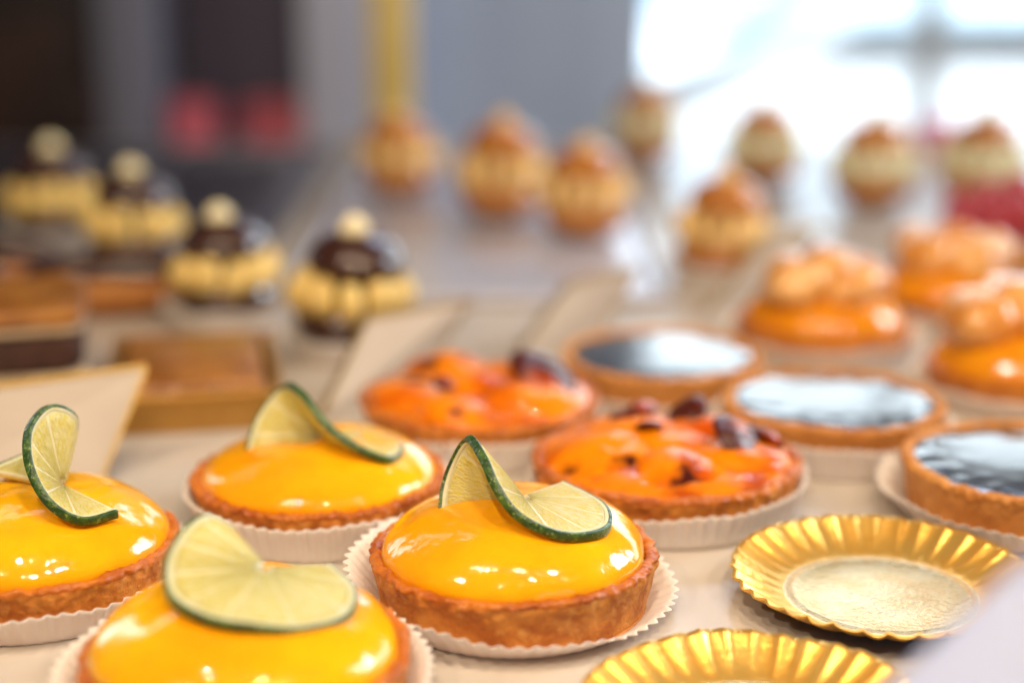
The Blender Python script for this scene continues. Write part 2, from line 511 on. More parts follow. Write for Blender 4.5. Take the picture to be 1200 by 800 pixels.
# ------------------------------------------------------------------ lime slices
FW = Vector((0, -math.cos(R(15)), math.sin(R(15))))
def lime_slice(apex, pts, label, thick=0.0027, seg=9, rz=0.0, n=180):
    """a slit wheel of lime, twisted: every ray runs from the wheel's hub to a point of its rind"""
    root = thing('lime_slice', apex, label, 'lime slice', 'twisted lime slices on the lemon tarts')
    rim = spline([Vector(p) * 0.001 for p in pts], n)
    # resample evenly along the rind
    L = [0.0]
    for a, b in zip(rim[:-1], rim[1:]):
        L.append(L[-1] + (b - a).length)
    ev, j = [], 0
    for i in range(n):
        s = L[-1] * i / (n - 1)
        while j < n - 2 and L[j + 1] < s:
            j += 1
        q = (s - L[j]) / max(1e-9, L[j + 1] - L[j])
        ev.append(rim[j].lerp(rim[j + 1], q))
    rim = ev
    nor = []
    for i in range(n):
        tg = rim[min(i + 1, n - 1)] - rim[max(i - 1, 0)]
        nn = tg.cross(rim[i])
        nor.append(nn.normalized() if nn.length > 1e-9 else Vector((0, 0, 1)))
    for _ in range(6):
        nor = [(nor[max(i - 1, 0)] + nor[i] * 2 + nor[min(i + 1, n - 1)]).normalized() for i in range(n)]

    def sheet(i0, i1, vs, hfun, step=1):
        """closed solid between rays i0..i1 and radii vs; hfun(s,q)=half thickness"""
        ids = list(range(i0, i1 + 1, step))
        if ids[-1] != i1:
            ids.append(i1)
        V, UV = [], []
        nv = len(vs)
        for side in (1, -1):
            for ii in ids:
                s = (ii - i0) / max(1, i1 - i0)
                for k, v in enumerate(vs):
                    hh = hfun(s, k / (nv - 1))
                    V.append(rim[ii] * v + nor[ii] * (hh * side))
                    UV.append((ii / n * 6.0, v * 0.45 + side * 0.8))
        F = []
        m = len(ids)
        off = m * nv
        g = lambda i, k: i * nv + k
        for i in range(m - 1):
            for k in range(nv - 1):
                F.append((g(i, k), g(i, k + 1), g(i + 1, k + 1), g(i + 1, k)))
                F.append((off + g(i, k), off + g(i + 1, k), off + g(i + 1, k + 1), off + g(i, k + 1)))
        for i in range(m - 1):
            F.append((g(i, nv - 1), off + g(i, nv - 1), off + g(i + 1, nv - 1), g(i + 1, nv - 1)))
            F.append((g(i, 0), g(i + 1, 0), off + g(i + 1, 0), off + g(i, 0)))
        for k in range(nv - 1):
            F.append((g(0, k), off + g(0, k), off + g(0, k + 1), g(0, k + 1)))
            F.append((g(m - 1, k), g(m - 1, k + 1), off + g(m - 1, k + 1), off + g(m - 1, k)))
        return V, F, UV
    h = thick / 2
    V, F, UV = sheet(0, n - 1, [.958, .968, .980, .990, .996, 1.0], lambda s, q: h * (1.0 if q < .3 else math.sqrt(max(0.0, 1 - ((q - .3) / .7) ** 2 * .22))))
    obj('rind', mesh('rind', V, F, M['lime_skin'], UV), root)
    V, F, UV = sheet(0, n - 1, [.918, .928, .938, .948, .9575], lambda s, q: h * (0.90 + 0.10 * q))
    obj('pith', mesh('pith', V, F, M['lime_pith'], UV), root)
    V, F, UV = sheet(0, n - 1, [.05, .2, .4, .6, .8, .917], lambda s, q: h * 0.80)
    obj('membrane', mesh('membrane', V, F, M['lime_membrane'], UV), root)
    rs = random.Random(int(apex[0] * 1e5) + 3)
    cut = [0.0]
    for k in range(seg):
        cut.append(cut[-1] + rs.uniform(.7, 1.35))
    cut = [c / cut[-1] * (n - 1) for c in cut]
    vs = [.09 + (.912 - .09) * (k / 12) for k in range(13)]
    for k in range(seg):
        i0, i1 = int(cut[k] + 1), int(cut[k + 1] - (0 if k < seg - 1 else 1))
        def hf(s, q, k=k):
            e = min(1, min(s, 1 - s) / 0.16 * (0.25 + q))
            e2 = min(1, min(q + .02, 1 - q) / 0.08)
            ee = math.sqrt(max(0, min(e, e2)))
            return h * (0.74 + 0.31 * ee)
        V, F, UV = sheet(i0, i1, vs, hf)
        obj('segment', mesh('segment', V, F, M['lime_flesh'], UV), root)
    return root

SU, CU = math.sin(R(15)), math.cos(R(15))
def from_view(pts):
    """(right, up, nearer) as seen looking down at 15 degrees -> world axes, in mm"""
    return [(x, u * SU - t * CU, u * CU + t * SU) for x, u, t in pts]

LIME_D = [(-23, -13, 4), (-25, -3, -1), (-23, 8, -4), (-17, 18.5, 0), (-12, 14, 13), (-8, 6, 21), (-2, -2, 24), (7, -7, 25), (16.5, -9, 22), (25.5, -7.5, 13), (25, -2.5, -3), (13, 3, -17)]
lime_slice((0.0030, 0.4575, 0.0325), from_view(LIME_D), 'lime twist standing on the sharp glossy lemon tart by the gold plates')
LIME_C = [(-12, -13, 20), (-20, -12.5, 15), (-26, -9, 6), (-24, 5, -4), (-15, 17, -4), (-6, 15, 12), (4, 4, 19), (15, -3.5, 21), (25, -7.5, 15), (27, -4.5, -2), (14, 1, -17)]
lime_slice((-0.0645, 0.5270, 0.0295), from_view(LIME_C), 'large upright lime wedge on the crimped lemon tart beside the apricot tarts')
LIME_A = [(21, -7, 14), (12, -8.5, 21), (3, -3, 23), (-4, 7, 19), (-7.5, 17, 10), (-5.5, 23.5, 3), (-2, 25, -2), (1.5, 21, -9), (-3, 12, -19), (-14, 9, -19), (-25, 4, -8)]
lime_slice((-0.1378, 0.4670, 0.0330), from_view(LIME_A), 'lime slice curled into a tall hook on the outermost lemon tart')
LIME_B = [(-12, 8.5, -17), (-18, 12.5, -10), (-23, 8, 0), (-25, 1, 6), (-22, -6, 12), (-12, -10, 19), (0, -12, 20), (12, -13.5, 16), (22, -12, 6), (23, -7, -6), (15, -2, -18)]
lime_slice((-0.0640, 0.3900, 0.0384), from_view(LIME_B), 'broad pale lime slice lying open on the lemon tart, pulp upward')

# ------------------------------------------------------------------ apricot tarts
def apricot_half(seed, r):
    V, F = [], []
    nu, nv = 40, 22
    prof = []
    for k in range(nv + 1):
        t = k / nv * PI * 0.5
        prof.append((r * math.cos(t) if k < nv else 0.0, r * 0.52 * math.sin(t)))
    prof = [(0.0, -r * .12), (r * .7, -r * .12)] + prof
    def f(rr, z, a, i):
        x, y = rr * math.cos(a), rr * math.sin(a)
        d = 1 + 0.09 * nz3(x, y, z, 55, seed) + 0.02 * nz3(x, y, z, 150, seed + 1)
        zz = z * d
        if rr > 0:
            zz -= 0.0022 * math.exp(-(y / (r * .16)) ** 2) * max(0, z / r)
        return rr * d, zz
    V, F = lathe(prof, nu, f)
    return mesh('apricot_half', V, F, M['apricot'])

def apricot_tart(loc, label, plabel, seed, spots, r=0.0470, paper=None, rz=0):
    p = dict(r0=0.0440, r1=0.0485, hz=0.0125)
    p.update(paper or {})
    paper_case((loc[0], loc[1], 0), plabel, p.pop('r0'), p.pop('r1'), p.pop('hz'), seed + 40, **p)
    t = thing('apricot_tart', (loc[0], loc[1], PZ), label, 'tart', 'glazed apricot tarts', rz)
    h = 0.0175
    obj('crust', crust_mesh(r, h, seed, M['crust'], M['crust_rim'], 0.0006, 48), t)
    obj('glaze', curd_mesh(r * .925, h - .0006, 0.0055, seed, p1=2.4, p2=0.6, m=M['glaze']), t)
    for i, (x, y, z, rr, tx, ty, rot, burnt) in enumerate(spots):
        me = apricot_half(seed + i * 1.7, rr)
        if burnt:
            me.materials[0] = M['apricot_burnt']
        obj('apricot_half', me, t, (x, y, h + z), (tx, ty, rot))
    return t

SPOTS = [(-0.0215, -0.012, -.004, 0.0235, 0.20, -0.20, 0.5, 0), (0.006, -0.0225, -.004, 0.0205, 0.25, 0.0, 1.3, 0), (0.0240, -0.005, -.004, 0.0205, 0.1, 0.25, 2.0, 0),
         (-0.013, 0.020, -.003, 0.0215, -0.2, -0.2, 0.2, 0), (0.017, 0.022, -.003, 0.0205, -0.25, 0.2, 0.9, 0), (0.001, 0.003, -.001, 0.0180, 0.1, 0.1, 2.4, 0),
         (0.0240, -0.0045, .0055, 0.0120, 0.4, 0.7, 0.3, 1), (0.0330, 0.0080, .002, 0.0100, 0.1, 0.7, 1.3, 1), (-0.006, 0.005, 0.0075, 0.0055, -0.7, 0.3, 0.4, 1), (-0.010, 0.026, 0.0045, 0.0110, -0.5, 0.2, 1.4, 1), (0.010, 0.028, 0.0050, 0.0095, -0.6, 0.4, 2.4, 1)]
SP2 = [(-x * 0.95, y, z, rr, tx, -ty, rot + 1, 0) for x, y, z, rr, tx, ty, rot, b in SPOTS[:6]]
SP2 += [(0.025, 0.002, .005, 0.016, 0.3, 0.5, 0.3, 1), (0.030, -0.014, 0.001, 0.009, 0.4, 0.5, 1.0, 1), (-0.014, -0.014, .009, 0.0045, 0.4, 0.2, 0.3, 1)]
apricot_tart((0.0540, 0.5400), 'large glazed apricot tart with blackened fruit edges, next to the round gold plate',
             'paper case under the large apricot tart beside the gold plate', 11.0, SPOTS, paper=dict(tilt=0.002, tdir=0.3))
apricot_tart((-0.0125, 0.6130), 'glazed apricot tart with dark plum-coloured fruit at one side, behind the crimped lemon tart',
             'paper case under the apricot tart behind the crimped lemon tart', 12.5, SP2, paper=dict(r1=0.0475, r0=.0435))

# ------------------------------------------------------------------ chocolate tarts
def chocolate_tart(loc, label, plabel, seed, paper=None):
    p = dict(r0=0.0398, r1=0.0485, hz=0.0095)
    p.update(paper or {})
    paper_case((loc[0], loc[1], 0), plabel, p.pop('r0'), p.pop('r1'), p.pop('hz'), seed + 60, **p)
    t = thing('chocolate_tart', (loc[0], loc[1], PZ), label, 'tart', 'chocolate tarts with mirror glaze')
    h = 0.0195
    obj('crust', crust_mesh(0.0425, h, seed, M['crust_pale'], M['crust_pale'], 0.0006, 64), t)
    obj('chocolate_glaze', curd_mesh(0.0390, h - .0012, 0.0014, seed, p1=2.0, p2=0.5, m=M['chocolate'], wob=0.04), t)
    return t
chocolate_tart((0.0640, 0.6680), 'black mirror-glazed chocolate tart behind the apricot tarts, beside a price card',
               'paper case of the chocolate tart behind the apricot tarts', 21.0, dict(r1=0.046))
chocolate_tart((0.1245, 0.6020), 'black mirror-glazed chocolate tart reflecting the bright window, beside the large apricot tart',
               'tall ribbed paper case of the chocolate tart beside the large apricot tart', 22.0, dict(r1=0.0455, hz=0.014))
chocolate_tart((0.1780, 0.530), 'chocolate tart with dark glaze close beside the round gold plate',
               'wide paper case of the chocolate tart close beside the gold plate', 23.0, dict(r1=0.0500, hz=0.011))

# ------------------------------------------------------------------ orange tarts with glossy puffs
def puff_mesh(seed, r):
    return ico_noise('glazed_puff', M['puff'], r, .22, 1.3, seed, 3, (1, .85, .72))
PUFFS = [puff_mesh(s, 0.0150) for s in (1.0, 2.0, 3.0, 4.0)]
def orange_tart(loc, label, plabel, seed, r=0.0400, paper=None):
    p = dict(r0=r * .94, r1=r * 1.16, hz=0.010)
    p.update(paper or {})
    paper_case((loc[0], loc[1], 0), plabel, p.pop('r0'), p.pop('r1'), p.pop('hz'), seed + 80, **p)
    t = thing('orange_tart', (loc[0], loc[1], PZ), label, 'tart', 'orange tarts with glossy puffs')
    h = 0.014
    obj('crust', crust_mesh(r, h, seed, M['crust'], M['crust_rim'], 0.0006, 50, n=160), t)
    obj('orange_filling', curd_mesh(r * .93, h - .001, 0.0185, seed, p1=3.0, p2=0.62, n=128, rings=36, m=M['orange_glaze']), t)
    rr = random.Random(int(seed * 10))
    for k in range(6):
        a = 2 * PI * k / 5 + rr.uniform(-.25, .25)
        d = r * rr.uniform(.46, .54) if k < 5 else 0.0
        s = rr.uniform(.85, 1.15)
        obj('glazed_puff', PUFFS[k % 4], t, (d * math.cos(a), d * math.sin(a), h + (0.0195 if k < 5 else 0.0245)),
            (rr.uniform(-.3, .3), rr.uniform(-.3, .3), rr.uniform(0, 6)), (s, s, s))
    return t
orange_tart((0.1480, 0.750), 'orange tart topped with glossy tan puffs, behind the chocolate tarts',
            'paper case of the puff-topped orange tart behind the chocolate tarts', 31.0, 0.041)
orange_tart((0.2230, 0.812), 'orange tart with glossy tan puffs standing beside the red raspberry cake',
            'paper case of the puff-topped orange tart beside the raspberry cake', 32.0, 0.0385)
orange_tart((0.2190, 0.672), 'shiny puff-topped orange tart close to the dark chocolate tart by the gold plate',
            'paper case of the shiny orange tart near the dark chocolate tart', 33.0, 0.0400)

# ------------------------------------------------------------------ gold plates
def plate_mesh(R0=0.0455, rb=0.0290, hz=0.0080, nfl=36, seed=0.0):
    n = nfl * 12
    t = 0.0005
    pr = [(0, 0.0), (rb * .5, 0.0), (rb * .86, 0.0), (rb * .90, .0007), (rb * .94, .0007), (rb * .98, 0.0002), (rb * 1.02, .0004)]
    for k in range(1, 13):
        q = k / 12
        pr.append((rb * 1.02 + (R0 - rb * 1.02) * q, .0004 + hz * (q ** 1.35)))
    full = pr + [(max(r - .0001, 0), z + t) for r, z in reversed(pr)]
    full = [(r, z + 0.0008) for r, z in full]
    def f(r, z, a, i):
        if r <= 0:
            return r, z
        q = max(0, min(1, (r - rb * 1.02) / (R0 - rb * 1.02)))
        s = abs(math.sin(nfl * a / 2 + 0.40 * nz3(math.cos(a), math.sin(a), 0, 5, seed)))
        s *= 1 + 0.35 * nz3(math.cos(a), math.sin(a), 0, 9, seed + 7)
        w = q ** 0.8
        s = s ** 0.8
        rr = r + w * (0.0012 * (s - .6)) + q * .0006 * nz3(math.cos(a), math.sin(a), 0, 2.2, seed)
        zz = z - w * 0.0010 * (s - .6) + q * (0.0011 * nz3(math.cos(a), math.sin(a), 0, 1.8, seed + 3) + 0.0006 * nz3(math.cos(a), math.sin(a), 0, 11, seed + 5))
        return rr, max(zz, 0.0)
    V, F = lathe(full, n, f)
    midx = []
    for fc in F:
        x = sum(V[q][0] for q in fc) / len(fc); y = sum(V[q][1] for q in fc) / len(fc)
        midx.append(1 if math.hypot(x, y) < rb * 1.0 else 0)
    return mesh('gold_plate', V, F, M['gold'], mats=[M['gold'], M['gold_base_lit']], midx=midx)
GP = 'small fluted gold plates'
tag(obj('gold_plate', plate_mesh(seed=1.0), loc=(0.1125, 0.4580, 0)), 'empty round gold plate lying between the apricot and chocolate tarts', 'plate', GP)
tag(obj('gold_plate', plate_mesh(seed=2.0), loc=(0.0615, 0.3705, 0), rot=(0, 0, .4)), 'empty round gold plate next to the wide flared paper case of the glossy lemon tart', 'plate', GP)
tag(obj('gold_plate', plate_mesh(seed=3.0), loc=(0.1720, 0.3790, 0), rot=(0, 0, .9)), 'gold plate mostly hidden behind the blurred white card', 'plate', GP)

# ------------------------------------------------------------------ choux buns
def petal_mesh(m):
    V, F = [], []
    nu, nv = 12, 14
    h, w = 0.022, 0.0054
    for k in range(nv + 1):
        t = k / nv
        rad = w * math.sin(PI * min(1, 0.08 + t * .90)) ** 0.6
        y = 0.0075 * math.sin(PI * t) * 0.6
        for j in range(nu):
            a = 2 * PI * j / nu
            V.append((y + rad * .9 * math.cos(a), rad * math.sin(a), h * t))
    for k in range(nv):
        for j in range(nu):
            j2 = (j + 1) % nu
            F.append((k * nu + j, k * nu + j2, (k + 1) * nu + j2, (k + 1) * nu + j))
    F.append(tuple(reversed(range(nu))))
    F.append(tuple(range(nv * nu, (nv + 1) * nu)))
    return mesh('cream_petal', V, F, m)

def bun_mesh(name, r, h, m, seed):
    prof = []
    k = 22
    prof.append((0, 0))
    for i in range(k + 1):
        t = -PI / 2 * 0.75 + (PI / 2 + PI / 2 * 0.75) * i / k
        prof.append((r * math.cos(t) if i < k else 0, h * (math.sin(t) + math.sin(PI / 2 * .75)) / (1 + math.sin(PI / 2 * .75))))
    def f(rr, z, a, i):
        x, y = rr * math.cos(a), rr * math.sin(a)
        d = 1 + 0.05 * nz3(x, y, z, 60, seed) + 0.03 * nz3(x, y, z, 160, seed)
        return rr * d, z
    V, F = lathe(prof, 40, f)
    return mesh(name, V, F, m)

def rosette_mesh(m, r=0.0059, h=0.0090):
    prof = dense([(0, 0), (r * .8, 0), (r, h * .25), (r * .85, h * .55), (r * .5, h * .85), (r * .15, h), (0, h)], 18)
    prof[0] = (0, 0); prof[-1] = (0, h)
    def f(rr, z, a, i):
        return rr * (1 + 0.13 * math.sin(7 * a + z / h * 3.0)), z
    V, F = lathe(prof, 42, f)
    return mesh('cream_rosette', V, F, m)

KINDS = {}
for kd, (low, col, top, dot) in {'chocolate': ('choc_choux', 'cream', 'choc_choux', 'cream_pale'), 'caramel': ('caramel', 'cream_tan', 'caramel', 'cream_tan'),
                                 'pistachio': ('choux', 'cream_green', 'caramel', 'cream_green')}.items():
    KINDS[kd] = (bun_mesh('lower_bun', 0.0240, 0.029, M[low], 1.0), petal_mesh(M[col]), bun_mesh('upper_bun', 0.0205, 0.025, M[top], 2.0), rosette_mesh(M[dot]))

def choux_bun(kind, loc, label, plabel, s=1.0, case=True, rz=0.0):
    z0 = loc[2]
    if case:
        paper_case((loc[0], loc[1], z0), plabel, 0.0235 * s, 0.0300 * s, 0.011 * s, loc[0] * 91 + loc[1] * 17, npl=48)
        z0 += PZ
    low, pet, up, dot = KINDS[kind]
    t = thing('choux_bun', (loc[0], loc[1], z0), label, 'choux bun', kind + ' choux buns with piped cream', rz)
    rb = random.Random(int(loc[0] * 7919 + loc[1] * 3571))
    t.scale = (s, s, s * rb.uniform(.92, 1.0))
    obj('lower_bun', low, t)
    for k in range(12):
        a = 2 * PI * k / 12
        q = rb.uniform(.9, 1.12)
        obj('cream_petal', pet, t, (0.0182 * math.cos(a), 0.0182 * math.sin(a), 0.0165 + rb.uniform(-.0015, .001)), (rb.uniform(-.12, .12), rb.uniform(-.1, .06), a + rb.uniform(-.07, .07)), (q, q, rb.uniform(.92, 1.08)))
    lx, ly = rb.uniform(-.0018, .0018), rb.uniform(-.0018, .0018)
    obj('upper_bun', up, t, (lx, ly, 0.0290), (rb.uniform(-.1, .1), rb.uniform(-.1, .1), rb.uniform(0, 6)))
    obj('cream_rosette', dot, t, (lx * 1.8, ly * 1.8, 0.0520), (rb.uniform(-.15, .15), rb.uniform(-.15, .15), 0))
    return t

TR = 0.0030
choux_bun('chocolate', (-0.0760, 0.742, 0), 'chocolate choux bun with yellow cream collar, closest to the leaning price cards', 'paper case of the chocolate choux bun closest to the price cards', 1.12, rz=.1)
choux_bun('chocolate', (-0.1440, 0.800, 0), 'chocolate choux bun in a paper case on the marble beside the amber tray', 'paper case of the chocolate choux bun on the marble beside the amber tray', 1.08, rz=.25)
choux_bun('chocolate', (-0.2150, 0.905, TR), 'chocolate choux bun on the steel tray behind the dark eclairs', 'paper case of the chocolate choux bun behind the dark eclairs', 1.1, rz=.05)
choux_bun('chocolate', (-0.2820, 0.985, TR), 'chocolate choux bun last in its row, in front of the dark cabinet', 'paper case of the last chocolate choux bun in the row', 1.12, rz=.3)
choux_bun('caramel', (-0.0810, 1.165, TR), 'caramel choux bun in front of the brass post', 'paper case of the caramel choux bun in front of the brass post', 1.12, False)
choux_bun('caramel', (-0.0078, 1.070, TR), 'caramel choux bun in the middle of the steel tray, between two others', 'paper case of the middle caramel choux bun', 1.18, False, .2)
choux_bun('caramel', (0.0460, 1.005, TR), 'caramel choux bun at the near corner of the steel tray', 'paper case of the caramel choux bun at the tray corner', 1.12, False, .1)
choux_bun('caramel', (0.1190, 0.905, 0), 'caramel choux bun in a paper case behind a price card and the puff-topped tarts', 'paper case of the caramel choux bun behind the price card', 1.05, True, .3)
choux_bun('pistachio', (0.1110, 1.350, 0), 'pistachio choux bun at the far end of the counter under the window edge', 'paper case of the far pistachio choux bun', 1.15, False)
choux_bun('pistachio', (0.1920, 1.235, 0), 'pistachio choux bun in front of the bright window, behind the caramel one', 'paper case of the pistachio bun behind the caramel one', 1.15, False, .2)
choux_bun('pistachio', (0.2540, 1.135, 0), 'pistachio choux bun in front of the bright window, behind the puff-topped tarts', 'paper case of the pistachio bun behind the puff-topped tarts', 1.2, False, .1)
choux_bun('pistachio', (0.3320, 1.140, 0), 'pistachio choux bun behind the raspberry cake', 'paper case of the pistachio bun behind the raspberry cake', 1.2, False, .15)

# ------------------------------------------------------------------ steel trays
def tray(loc, sx, sy, label, m='silver', name='steel_tray', group='steel trays on the marble', rz=0.0, hr=0.007):
    t = thing(name, loc, label, 'tray', group, rz)
    obj('tray_bottom', box_mesh('tray_bottom', sx, sy, TR - .0002, M[m], 0.0008), t)
    for x, y, a, b in ((0, sy / 2 + .0025, sx + .01, .005), (0, -sy / 2 - .0025, sx + .01, .005), (sx / 2 + .0025, 0, .005, sy), (-sx / 2 - .0025, 0, .005, sy)):
        obj('tray_rim', box_mesh('tray_rim', a, b, hr, M[m], 0.0012), t, (x, y, 0))
tray((-0.020, 1.105, 0), 0.20, 0.54, 'flat steel tray carrying three caramel choux buns')
tray((-0.335, 1.125, 0), 0.36, 0.50, 'dark shiny tray carrying two chocolate choux buns', 'dark_steel')
tray((-0.1360, .6680, 0), .062, .088, 'small amber gold tray behind the leaning price card and the crimped lemon tart', 'amber', 'amber_tray', None, R(10), .016)

# ------------------------------------------------------------------ layered slices and eclairs
def layered(loc, sx, sy, layers, label, rz=0.0, group=None):
    t = thing('cake_slice', loc, label, 'cake', group, rz)
    z = 0.0
    for i, (nm, hh, m, inset) in enumerate(layers):
        me = ico_noise(nm, M[m], 1.0, 0.0, 1.0, 0.0, 5)
        for v in me.vertices:
            c = [math.copysign(abs(q) ** 0.22, q) for q in v.co]
            mx = max(abs(q) for q in v.co)
            c = [q / (sum(abs(w) ** 9 for w in c) ** (1 / 9)) for q in c]
            x, y, zz = c[0] * (sx / 2 - inset), c[1] * (sy / 2 - inset), c[2] * hh / 2
            k = 0.0012 * nz3(x, y, zz, 90, i + sx * 50) + 0.0008 * nz3(x, y, zz, 240, i + sx * 50)
            v.co = Vector((x * (1 + k / sx * 2), y * (1 + k / sy * 2), hh / 2 + zz + (k * .8 if zz > 0 and i == len(layers) - 1 else 0)))
        obj(nm, me, t, (0, 0, z))
        z += hh
    return t
tag(obj('caramel_cake', box_mesh('caramel_cake', .058, .084, .0155, M['toffee'], .003), loc=(-0.1360, .6680, TR), rot=(0, 0, R(10))), 'glossy golden caramel cake filling the small amber tray', 'cake')
layered((-0.235, 0.675, 0), 0.10, 0.075, [('sponge', .012, 'dark_sponge', 0), ('cream_layer', .004, 'cream_layer', -.0004), ('sponge', .017, 'dark_sponge', .0004), ('cream_layer', .003, 'cream_layer', -.0004), ('toffee_top', .007, 'toffee', -.001)],
        'dark chocolate slice with an orange toffee top', R(14))

def eclair(loc, label, rz):
    t = thing('eclair', loc, label, 'eclair', 'chocolate eclairs', rz)
    obj('choux_shell', ico_noise('choux_shell', M['choux'], 0.02, .06, 1.4, loc[0] * 30, 3, (2.5, .85, .75)), t, (0, 0, .0145))
    obj('chocolate_icing', ico_noise('chocolate_icing', M['choc_choux'], 0.02, .04, 1.4, loc[0] * 37, 3, (2.35, .8, .5)), t, (0, 0, .0230))
for i, (x, y, l) in enumerate([(-0.205, .815, 'chocolate eclair directly behind the toffee-topped slice'), (-0.290, .850, 'chocolate eclair beside the steel tray, behind the first eclair')]):
    eclair((x, y, 0), l, R(8))
eclair((-0.300, .790, 0), 'chocolate eclair lying furthest from the chocolate choux buns', R(10))

# ------------------------------------------------------------------ raspberry cake and pink macaron
def drupelet_mesh():
    import bmesh
    bm = bmesh.new()
    bmesh.ops.create_icosphere(bm, subdivisions=4, radius=1.0)
    cent = []
    g = (1 + 5 ** .5) / 2
    for k in range(60):
        z = 1 - 2 * (k + .5) / 60
        a = 2 * PI * k / g
        q = math.sqrt(1 - z * z)
        cent.append(Vector((q * math.cos(a), q * math.sin(a), z)))
    for v in bm.verts:
        d = min((v.co - c).length for c in cent)
        f = 0.86 + 0.14 * math.sqrt(max(0, 1 - (d / .26) ** 2))
        v.co = Vector((v.co.x * .0092 * f, v.co.y * .0092 * f, v.co.z * .0108 * f))
    me = bpy.data.meshes.new('raspberry')
    bm.to_mesh(me); bm.free()
    me.materials.append(M['raspberry'])
    me.polygons.foreach_set('use_smooth', [True] * len(me.polygons))
    return me
RB = drupelet_mesh()
rt = thing('raspberry_cake', (0.302, 0.955, 0), 'dark red raspberry cake behind the puff-topped tarts', 'cake')
obj('crust', crust_mesh(0.048, .016, 51.0, M['crust_pale'], M['crust_pale'], 0.0006, 60, n=120), rt)
obj('red_filling', curd_mesh(0.0445, .0152, .004, 51.0, m=M['raspberry'], n=96, rings=20), rt)
for ring, (rr, nn) in enumerate(((0.036, 12), (0.019, 6), (0, 1))):
    for k in range(nn):
        a = 2 * PI * k / max(1, nn) + ring * .3
        obj('raspberry', RB, rt, (rr * math.cos(a), rr * math.sin(a), .0265 + ring * .0075), (random.uniform(-.3, .3), random.uniform(-.3, .3), a))

mc = thing('pink_macaron', (0.365, 1.400, 0), 'pink macaron on the far counter edge in front of the window', 'macaron')
obj('shell', bun_mesh('shell', .017, .012, M['pink'], 4.0), mc, (0, 0, .016))
obj('shell', bun_mesh('shell', .017, .011, M['pink'], 5.0), mc)
obj('filling', bun_mesh('filling', .016, .008, M['cream_pale'], 6.0), mc, (0, 0, .0095))

# ------------------------------------------------------------------ price cards
def price_card(cor, label, t=0.0016):
    """cor: bottom-left, bottom-right, top-right, top-left"""
    bl, br, tr, tl = [Vector(c) for c in cor]
    base = (bl + br) / 2
    base.z = 0
    root = thing('price_card', base, label, 'price card', 'leaning price cards')
    n = ((br - bl).cross(tl - bl)).normalized()
    def slab(name, q, m, th, off=0.0):
        V = [p + n * (off + th / 2) - base for p in q] + [p + n * (off - th / 2) - base for p in q]
        F = [(0, 1, 2, 3), (7, 6, 5, 4), (0, 4, 5, 1), (1, 5, 6, 2), (2, 6, 7, 3), (3, 7, 4, 0)]
        return obj(name, mesh(name, V, F, m, smooth=False), root)
    slab('card', (bl, br, tr, tl), M['card'], t)
    e = 0.0018
    slab('gold_edge', (tl, tr, tr + (tr - br).normalized() * e, tl + (tl - bl).normalized() * e), M['gold_edge'], t * 1.9)
    for a, b, o in ((bl, tl, br), (br, tr, bl)):
        d = (a - o).normalized() * e * .7
        slab('gold_edge', (a, a + d, b + d, b), M['gold_edge'], t * 1.8)
    mid_b, mid_t = (bl + br) / 2, (tl + tr) / 2
    hdir = (br - bl).normalized()
    back = -n if n.y < 0 else n
    a = mid_b.lerp(mid_t, .8) + back * t
    foot = Vector((a.x + back.x * .028, a.y + back.y * .028, 0.0))
    V = [a - hdir * .008 - base, a + hdir * .008 - base, foot + hdir * .008 - base, foot - hdir * .008 - base]
    V += [v + back * .0012 for v in V]
    obj('stand_leg', mesh('stand_leg', V, [(0, 1, 2, 3), (7, 6, 5, 4), (0, 4, 5, 1), (1, 5, 6, 2), (2, 6, 7, 3), (3, 7, 4, 0)], M['card'], smooth=False), root)
    return root
price_card(((-0.2200, .525, .0006), (-0.1515, .5600, .0006), (-0.1380, .5850, .0370), (-0.2100, .5440, .0370)), 'big cream price card with gold top edge behind the hooked lime tart')
price_card(((-0.0793, .639, .0006), (-0.0416, .689, .0006), (-0.0191, .705, .034), (-0.0618, .670, .034)), 'gold-edged price card beside the plum-sided apricot tart')
price_card(((0.0, .723, .0006), (0.042, .769, .0006), (0.0614, .787, .0304), (0.0265, .755, .0304)), 'gold-edged price card behind the chocolate tart')
price_card(((0.0996, .816, .0006), (0.1396, .861, .0006), (0.1680, .875, .035), (0.1366, .850, .035)), 'gold-edged price card in front of the caramel choux bun')

# blurred white card close to the lens
root = thing('white_card', (0.100, 0.262, 0), 'blurred white folded card standing in front of the gold plates', 'card')
for s, dy in ((1, -0.055), (-1, 0.06)):
    V = [(-0.045, dy, 0), (0.05, dy, 0), (0.05, .015, .092), (-0.006, .015, .088), (-0.045, .010, .050)]
    V = V + [(x, y + .0008, z) for x, y, z in V]
    n5 = 5
    F = [tuple(range(5)), tuple(range(9, 4, -1))] + [(i, i + 5, (i + 1) % 5 + 5, (i + 1) % 5) for i in range(5)]
    obj('card_leaf', mesh('card_leaf', V, F, M['white_card'], smooth=False), root)

# ------------------------------------------------------------------ background
def bbox(name, x0, x1, y0, y1, z0, z1, m, parent=None, bevel=0.004):
    me = box_mesh(name, x1 - x0, y1 - y0, z1 - z0, M[m], bevel)
    return obj(name, me, parent, ((x0 + x1) / 2, (y0 + y1) / 2, z0))

FZ = -0.90
pt = thing('brass_post', (-0.1035, 1.415, 0), 'square brass post at the end of the counter', 'post')
obj('shaft', box_mesh('shaft', .036, .022, 0.95, M['brass'], .003), pt, (0, 0, .006))
obj('foot_plate', box_mesh('foot_plate', .07, .03, .006, M['brass'], .002), pt)

